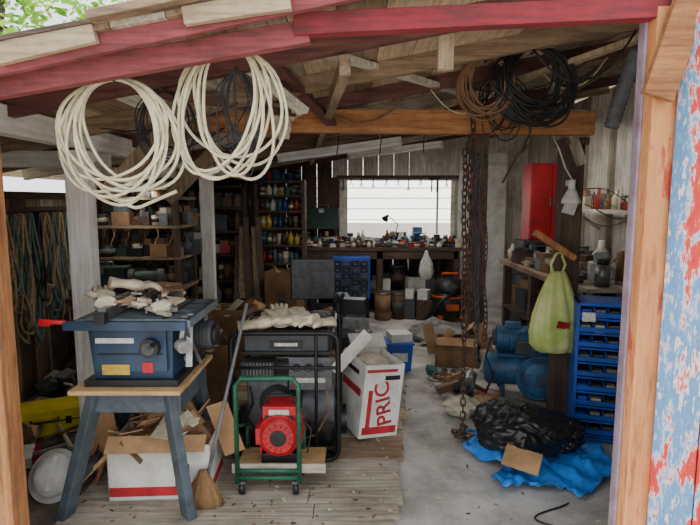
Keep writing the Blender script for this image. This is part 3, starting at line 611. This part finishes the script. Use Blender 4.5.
for i in range(4): b.box((0,-.18,.05+i*.07),(.4,.012,.045),dk_grey); b.box((0,.18,.05+i*.07),(.4,.012,.045),dk_grey)
for s in (-1,1):
    for i in range(4): b.box((s*.2,0,.05+i*.07),(.012,.36,.045),dk_grey)
    for y in (-.17,.17): b.box((s*.19,y,.15),(.03,.03,.3),dk_grey)
b.box((0,0,.02),(.4,.36,.01),dk_grey); b.box((0,0,.2),(.3,.28,.2),black_p,rot=(0,0,.2)); b.done(loc=(-.25,6.4,0))
# wall ropes
b=B('hanging_ropes')
b.box((-2.57,4.0,1.52),(.04,1.4,.06),wo_dk('y'))
for i in range(12):
    y=3.4+i*.1; q=random.Random(i); l=q.uniform(.6,1.25); w=q.uniform(.05,.1); mm=[rope_t,rope_g,cable_k,rope_t,rope_g][i%5]
    b.cyl((-2.57,y,1.5),(-2.45,y,1.52),.008,rust)
    for k in range(4):
        ww=w*q.uniform(.5,1.1); ll=l*q.uniform(.75,1); ph=q.uniform(0,6); pts=[]
        for t in range(30):
            a=2*pi*t/30; lo=(1-math.cos(a))/2
            pts.append((-2.49+.015*k+.02*lo*math.sin(ph+t),y+ww*math.sin(a)*(1-.5*max(0,math.cos(a)))+.025*lo*math.sin(ph+t*.7),1.5-ll/2+ll/2*math.cos(a)))
        b.tube(pts,.01,mm,seg=6,closed=True)
b.done()
b=B('wall_pulley'); b.cyl((-2.5,3.55,1.55),(-2.42,3.55,1.55),.11,alu,seg=28); b.cyl((-2.42,3.55,1.55),(-2.4,3.55,1.55),.04,rust); b.tube([(-2.41,3.55+.1*math.cos(t*pi/9),1.55+.1*math.sin(t*pi/9)) for t in range(18)],.012,dk_grey,closed=True); b.done()
b=B('yellow_tool_case'); b.box((0,0,.09),(.44,.26,.17),yel); b.box((0,0,.1),(.445,.265,.01),black_p); b.tube([(-.08,-.13,.12),(-.08,-.17,.12),(.08,-.17,.12),(.08,-.13,.12)],.01,black_p)
for x in (-.14,.14): b.box((x,-.135,.1),(.035,.012,.05),black_p)
b.done(loc=(-2.1,3.45,.02),rot=(0,.0,.45),bevel=.015)
# ---------- chain hoist
def chain(b,p1,p2,s,m,sag=0):
    p1=Vector(p1);p2=Vector(p2);n=int((p2-p1).length/(s*1.5)); d=(p2-p1).normalized(); q=d.to_track_quat('Z','Y')
    for i in range(n):
        c=p1.lerp(p2,(i+.5)/n); c.x+=sag*math.sin(i*.5)
        loc=Matrix.Translation(c)@q.to_matrix().to_4x4()@Matrix.Rotation(pi/2*(i%2),4,'Z'); pts=[]
        for k in range(10):
            a=2*pi*k/10; pts.append(loc@Vector((math.cos(a)*s*.55,0,math.sin(a)*s*.55+(s*.45 if math.sin(a)>0 else -s*.45)*min(1,abs(math.sin(a))*3))))
        b.tube(pts,s*.19,m,seg=5,closed=True)
b=B('chain_hoist')
b.tube([(.83,3.54,2.24),(.83,3.62,2.26),(.83,3.7,2.2),(.83,3.7,2.1),(.83,3.6,2.03),(.83,3.55,2.0)],.01,rust)
b.cyl((.83,3.52,1.97),(.83,3.6,1.97),.05,rust,seg=24); b.box((.83,3.56,1.97),(.06,.07,.12),rust)
chain(b,(.77,3.55,1.94),(.79,3.5,.32),.03,rust,.004); chain(b,(.86,3.55,1.94),(.88,3.52,.5),.026,dk_grey,.006); chain(b,(.83,3.6,1.9),(.83,3.6,1.1),.034,rust); chain(b,(.905,3.55,1.94),(.93,3.5,.6),.026,rust,.008); chain(b,(.8,3.5,2.2),(.81,3.48,1.0),.03,rust,.01)
b.box((.83,3.6,1.03),(.07,.05,.12),rust); b.tube([(.83,3.6,.98),(.83,3.6,.93),(.87,3.6,.9),(.88,3.6,.86),(.84,3.6,.83),(.8,3.6,.86)],.012,rust)
q=random.Random(9)
for i in range(6): chain(b,(.7+q.uniform(0,.16),3.3+q.uniform(-.05,.1),.02+i*.01),(.68+q.uniform(0,.2),3.35+q.uniform(-.05,.1),.03+i*.01),.028,rust)
chain(b,(.79,3.5,.32),(.76,3.35,.04),.03,rust)
b.done()
b=B('rusty_hand_saw'); b.bar((1.14,3.62,1.9),(1.22,3.62,1.98),.03,.02,wo_dk('z')); b.bar((1.05,3.62,1.72),(1.14,3.62,1.9),.05,.003,rust); b.tube([(1.22,3.62,1.98),(1.22,3.62,2.07)],.003,grey_m); b.done()
# ---------- blue compressor
b=B('air_compressor')
b.cyl((-.3,.05,.2),(.25,.05,.2),.13,blue_m,seg=28); b.sph((-.3,.05,.2),(.05,.13,.13),blue_m); b.sph((.25,.05,.2),(.05,.13,.13),blue_m)
for x in (-.2,.18):
    for y in (-.07,.17): b.box((x,y,.05),(.04,.03,.1),blue_m)
b.box((0,.05,.34),(.5,.22,.02),blue_m)
b.cyl((-.25,.05,.46),(.0,.05,.46),.1,blue_m,seg=24)
for i in range(9): b.cyl((-.23+i*.025,.05,.46),(-.225+i*.025,.05,.46),.108,blue_m,seg=24)
b.cyl((-.28,.05,.46),(-.25,.05,.46),.07,dk_grey); b.box((-.12,.05,.57),(.12,.08,.05),blue_m)
b.box((.14,.05,.42),(.14,.14,.14),blue_m); b.cyl((.14,.05,.49),(.14,.05,.66),.06,dk_grey)
for i in range(6): b.cyl((.14,.05,.51+i*.025),(.14,.05,.518+i*.025),.075,blue_m)
b.box((.14,.05,.68),(.13,.1,.03),alu); b.tube([(.2,.05,.66),(.28,.05,.62),(.3,.05,.4),(.25,.05,.3)],.01,M('copper',(184,110,70),rough=.4,metal=.8))
b.cyl((.08,-.16,.19),(.08,-.1,.19),.165,blue_m,seg=36); b.sph((.08,-.16,.19),(.15,.04,.15),blue_m); b.cyl((.08,-.22,.19),(.08,-.1,.19),.04,dk_grey)
b.tube([(.08+.17*math.cos(2*pi*k/36),-.13,.19+.17*math.sin(2*pi*k/36)) for k in range(36)],.014,blue_m,closed=True,seg=8)
b.tube([(-.3,-.1,.5),(-.34,-.14,.35),(-.28,-.16,.2),(-.34,-.2,.06)],.01,cable_k); b.box((-.05,-.08,.42),(.12,.06,.1),dk_grey)
b.done(loc=(1.45,4.12,.012),rot=-.2,bevel=.003)
b=B('air_hose'); b.tube([(.98+.1*math.cos(t*.5)+.005*t,4.0+.08*math.sin(t*.5),.02+.002*t) for t in range(34)],.006,org,seg=6); b.done()
b=B('pile_of_rags'); b.sph((.84,3.75,.07),(.13,.12,.06),rag,amp=.4,fr=3,seed=3,sub=4,floor=.005,soft=True); b.sph((1.0,3.78,.06),(.1,.1,.06),card,amp=.4,fr=3,seed=6,sub=4,floor=.005,soft=True); b.done()
b=B('power_drill'); b.cyl((.87,3.7,.24),(.93,3.86,.27),.045,grey_m,seg=16); b.cyl((.85,3.64,.235),(.87,3.7,.24),.02,black_p); b.box((.92,3.83,.18),(.04,.05,.18),black_p,rot=(.3,0,0)); b.done()
b=B('silver_tarp'); b.sheet(.72,1.4,5.6,6.5,lambda x,y,u,v:.03+.18*max(0,math.sin(u*3.1)*math.sin(v*3.1))*(.7+.6*abs(noise.noise(Vector((x*6,y*6,1))))),silver_t,n=30,warp=.15); b.done()
# ---------- tarp and garbage bag
b=B('blue_tarp'); b.sheet(.82,1.57,2.68,3.4,lambda x,y,u,v:.015+.1*abs(noise.noise(Vector((x*5,y*5,3))))+.05*abs(noise.noise(Vector((x*13,y*13,5))))+.04*math.sin(u*pi)*math.sin(v*pi),tarp_b,n=56,warp=.24,seed=2); b.done(solid=.002)
b=B('garbage_bag'); b.sph((1.07,3.05,.2),(.26,.21,.15),bag_b,sub=6,amp=.2,fr=1.7,seed=1,floor=.08,soft=True); b.sph((1.28,3.08,.18),(.15,.16,.11),bag_b,sub=6,amp=.24,fr=2.0,seed=4,floor=.08,soft=True); b.sph((.92,3.15,.21),(.13,.13,.13),bag_b,sub=6,amp=.24,fr=2.0,seed=7,floor=.08,soft=True)
b.lathe((1.0,3.02,.32),[(.06,0),(.022,.03),(.026,.045),(.05,.075)],bag_b,seg=40,fold=.25); b.done()
b=B('cardboard_scrap'); b.box((.97,2.78,.15),(.2,.14,.006),card,rot=(.5,.1,-.5)); b.done()
b=B('loose_power_cord'); b.tube([(1.05+.12*math.sin(t*.35),2.2+t*.018,.012) for t in range(22)],.005,cable_k); b.done()
# ---------- blue drawer organizer
b=B('drawer_organizer'); w,d,h=.38,.3,.93
for s in (-1,1): b.box((s*(w/2-.01),0,h/2),(.02,d,h),blue_c)
b.box((0,0,h-.01),(w,d,.02),blue_c); b.box((0,0,.01),(w,d,.02),blue_c); b.box((0,d/2-.005,h/2),(w,.01,h),blue_c)
q=random.Random(5)
for i in range(9):
    z=.03+i*.099; b.box((0,-.0,z),(w-.03,d-.02,.012),blue_c)
    b.box((0,-d/2+.012,z+.03),(w-.04,.012,.03),blue_c)
    for j in range(4): b.box((-.13+j*.085,-.06,z+.03),(.06,.12,q.uniform(.03,.07)),q.choice([dk_grey,cGRY,grey_m,blue_c,cCRM,dk_grey])); b.box((-.172+j*.085,-.0,z+.045),(.004,d*.9,.07),blue_c)
b.box((-.12,-.16,h-.09),(.08,.006,.06),cWHT)
b.done(loc=(1.71,3.42,.01),rot=-.3,bevel=.002)
# plastic shopping bag
b=B('plastic_shopping_bag'); b.lathe((0,0,0),[(.03,0),(.12,.015),(.165,.07),(.172,.16),(.155,.28),(.12,.4),(.085,.5),(.05,.58)],bag_g,seg=72,fold=.08,nf=9,sy=.5,tw=4)
for s in (-1,1): b.tube([(s*.025,0,.55),(s*.05,0,.63),(s*.02,0,.7),(0,0,.71)],.009,bag_g,seg=6)
b.cyl((0,-.03,.7),(0,.15,.71),.008,rust)
b.box((.02,-.088,.22),(.09,.004,.05),cRED,rot=(.1,.2,.1)); b.done(loc=(1.44,3.57,.53))
b=B('angled_wood_block'); b.bar((1.28,3.6,1.38),(1.56,3.6,1.2),.06,.04,wo_or('z')); b.done()
# right bench
b=B('side_workbench'); b.box((2.18,5.1,.9),(.86,1.9,.05),wo_br('y')); 
for x in (1.82,2.56):
    for y in (4.25,5.1,5.95): b.box((x,y,.44),(.08,.08,.87),wo_dk('z'))
b.box((2.18,5.1,.4),(.8,1.8,.03),wo_dk('y')); b.done(bevel=.004)
b=B('assorted_bench_clutter'); row(b,4.2,5.9,1.88,.925,101,h=(.05,.2),kinds='bck',cols=DK+[cWHT,cCRM,grey_m],ax=1,w=(.06,.16)); row(b,4.2,5.9,2.1,.925,104,h=(.08,.3),kinds='bbc',cols=DK+[cWHT,cCRM,grey_m],ax=1,w=(.07,.2)); row(b,4.2,5.9,2.32,.925,102,h=(.1,.35),kinds='bck',cols=DK+[cWHT,cCRM],ax=1,w=(.08,.2)); row(b,4.3,5.8,2.0,.415,103,h=(.2,.42),kinds='bbc',cols=DK+[card],ax=1,w=(.12,.3)); row(b,4.3,5.8,1.95,.0,106,h=(.2,.36),kinds='bbc',cols=DK+[card],ax=1,w=(.12,.3)); b.done()
b=B('thermos'); b.cyl((2.0,4.08,.93),(2.0,4.08,1.1),.055,grey_m); b.cyl((2.0,4.08,1.1),(2.0,4.08,1.14),.045,black_p); b.cyl((2.0,4.08,.925),(2.0,4.08,.93),.056,black_p); b.tube([(2.05,4.08,1.07),(2.09,4.08,1.06),(2.09,4.08,.98),(2.05,4.08,.97)],.008,grey_m); b.done()
b=B('small_side_table'); b.box((2.0,4.05,.905),(.34,.18,.03),wo_gry('x'))
for x in (1.87,2.13):
    for y in (4.0,4.1): b.box((x,y,.445),(.03,.03,.89),wo_gry('z'))
b.done()
b=B('wall_shelf'); b.box((2.48,5.0,1.5),(.34,1.4,.03),wo_wht('y')); 
for y in (4.5,5.5): b.bar((2.64,y,1.3),(2.38,y,1.48),.03,.03,wo_wht('z'))
b.done()
b=B('shelf_bottles'); row(b,4.4,5.6,2.45,1.516,105,h=(.08,.22),ax=1,cols=DK+[cWHT,cWHT,cRED]); b.done()
b=B('wall_cabinet'); b.box((2.46,6.55,1.58),(.52,.3,.94),red_c)
for x in (2.33,2.59): b.box((x,6.39,1.58),(.245,.02,.9),red_c); 
b.box((2.44,6.37,1.58),(.015,.015,.1),grey_m); b.box((2.48,6.37,1.58),(.015,.015,.1),grey_m); b.done(bevel=.005)
b=B('tool_chest'); b.box((2.4,6.55,.555),(.55,.4,1.1),dk_grey)
for i in range(6): b.box((2.4,6.345,.15+i*.17),(.5,.02,.15),black_m); b.box((2.4,6.33,.2+i*.17),(.28,.015,.015),grey_m)
b.done(bevel=.004)
b=B('tall_panel'); b.box((1.98,7.85,1.15),(.7,.03,2.3),white_p).box((1.98,7.82,2.14),(.7,.03,.05),wo_wht('x')).done()
b=B('clamp_work_light'); b.tube([(1.38,3.66,2.07),(1.42,3.6,1.95),(1.47,3.6,1.82),(1.52,3.6,1.74)],.005,white_p); b.cyl((1.52,3.6,1.74),(1.52,3.6,1.68),.022,white_p); b.lathe((1.52,3.6,1.58),[(.065,0),(.058,.03),(.035,.08),(.022,.1)],white_p,seg=24); b.box((1.52,3.64,1.72),(.03,.06,.04),grey_m); b.box((1.53,3.64,1.55),(.07,.05,.09),white_p,rot=(0,.3,0)); b.done()
b=B('wall_wiring')
for k in range(4): b.tube([(1.68+t*.11,3.75+t*.13,1.68-.07*k+.04*math.sin(t*.5+k)-.01*t) for t in range(9)],.004,[cable_k,cWHT,cable_k,cable_br][k])
b.done()
b=B('floor_debris'); q=random.Random(77)
for i in range(420):
    x=q.uniform(-1.4,1.5);y=q.uniform(2.1,5.2)
    if q.random()<.5: x=q.uniform(-1.3,.3); y=q.uniform(2.1,3.3)
    s=q.uniform(.5,1)**2
    b.box((x,y,.03 if x<.25+.128*(y-2.41)-.03 else .006),(.03*s,.012*s,.003),q.choice([wo_tan('x'),card_d,wo_dk('x'),rag,wo_dk('x')]),rot=(0,0,q.uniform(0,3)))
b.done()
# ---------- tree outside
leaf=M('leaf_green',(160,206,76),rough=.5,c2=(92,150,48),scale=3,trans=.5,bump=0,dirt=.1)
b=B('tree'); i0=b.mi(leaf); q=random.Random(2)
bark=M('bark',(90,74,60),scale=12,bump=.5)
b.tube([(-5.2,7.5,-.03),(-5.1,7.4,1.6),(-4.6,6.8,3.0),(-3.8,6,3.9)],[.16,.14,.1,.05],bark,seg=10)
for k in range(9):
    e=(q.uniform(-5.4,-2.2),q.uniform(4.8,6.5),q.uniform(3.1,4.6)); b.tube([(-4.6,6.8,3.0),((-4.6+e[0])/2,(6.8+e[1])/2,3.6),e],[.05,.03,.008],bark,seg=6)
for cl in range(90):
    c=Vector((q.uniform(-5.4,-1.6),q.uniform(4.6,6.6),q.uniform(2.8,4.7)))
    for k in range(40):
        p=c+Vector((q.gauss(0,.17),q.gauss(0,.17),q.gauss(0,.13))); s=q.uniform(.04,.085)
        mt=Matrix.Translation(p)@Euler((q.uniform(-1,1),q.uniform(-1,1),q.uniform(0,6))).to_matrix().to_4x4()
        vs=[b.bm.verts.new(mt@Vector(v)) for v in ((-s,0,0),(-.3*s,-.4*s,.1*s),(.4*s,-.35*s,.1*s),(s,0,0),(.4*s,.35*s,.1*s),(-.3*s,.4*s,.1*s))]
        b.bm.faces.new(vs).material_index=i0
b.done()
# ---------- world, camera
w=bpy.data.worlds.new('World'); bpy.context.scene.world=w; w.use_nodes=True; nt=w.node_tree; bg=nt.nodes['Background']
bg.inputs[0].default_value=(.92,.96,1.0,1); bg.inputs[1].default_value=1.5
s=bpy.data.lights.new('sun','SUN'); s.energy=8; s.angle=.1; s.color=(1,.97,.92); so=bpy.data.objects.new('sun',s); bpy.context.collection.objects.link(so); so.rotation_euler=(math.radians(4),math.radians(-14),0); so.location=(-3,3,8)
cam=bpy.data.cameras.new('camera'); cam.sensor_width=36; cam.lens=26.74; co=bpy.data.objects.new('camera',cam); bpy.context.collection.objects.link(co)
co.location=(0,0,1.6); co.rotation_euler=(math.radians(90-6.8),0,0); bpy.context.scene.camera=co
vs=bpy.context.scene.view_settings
vs.exposure=.6
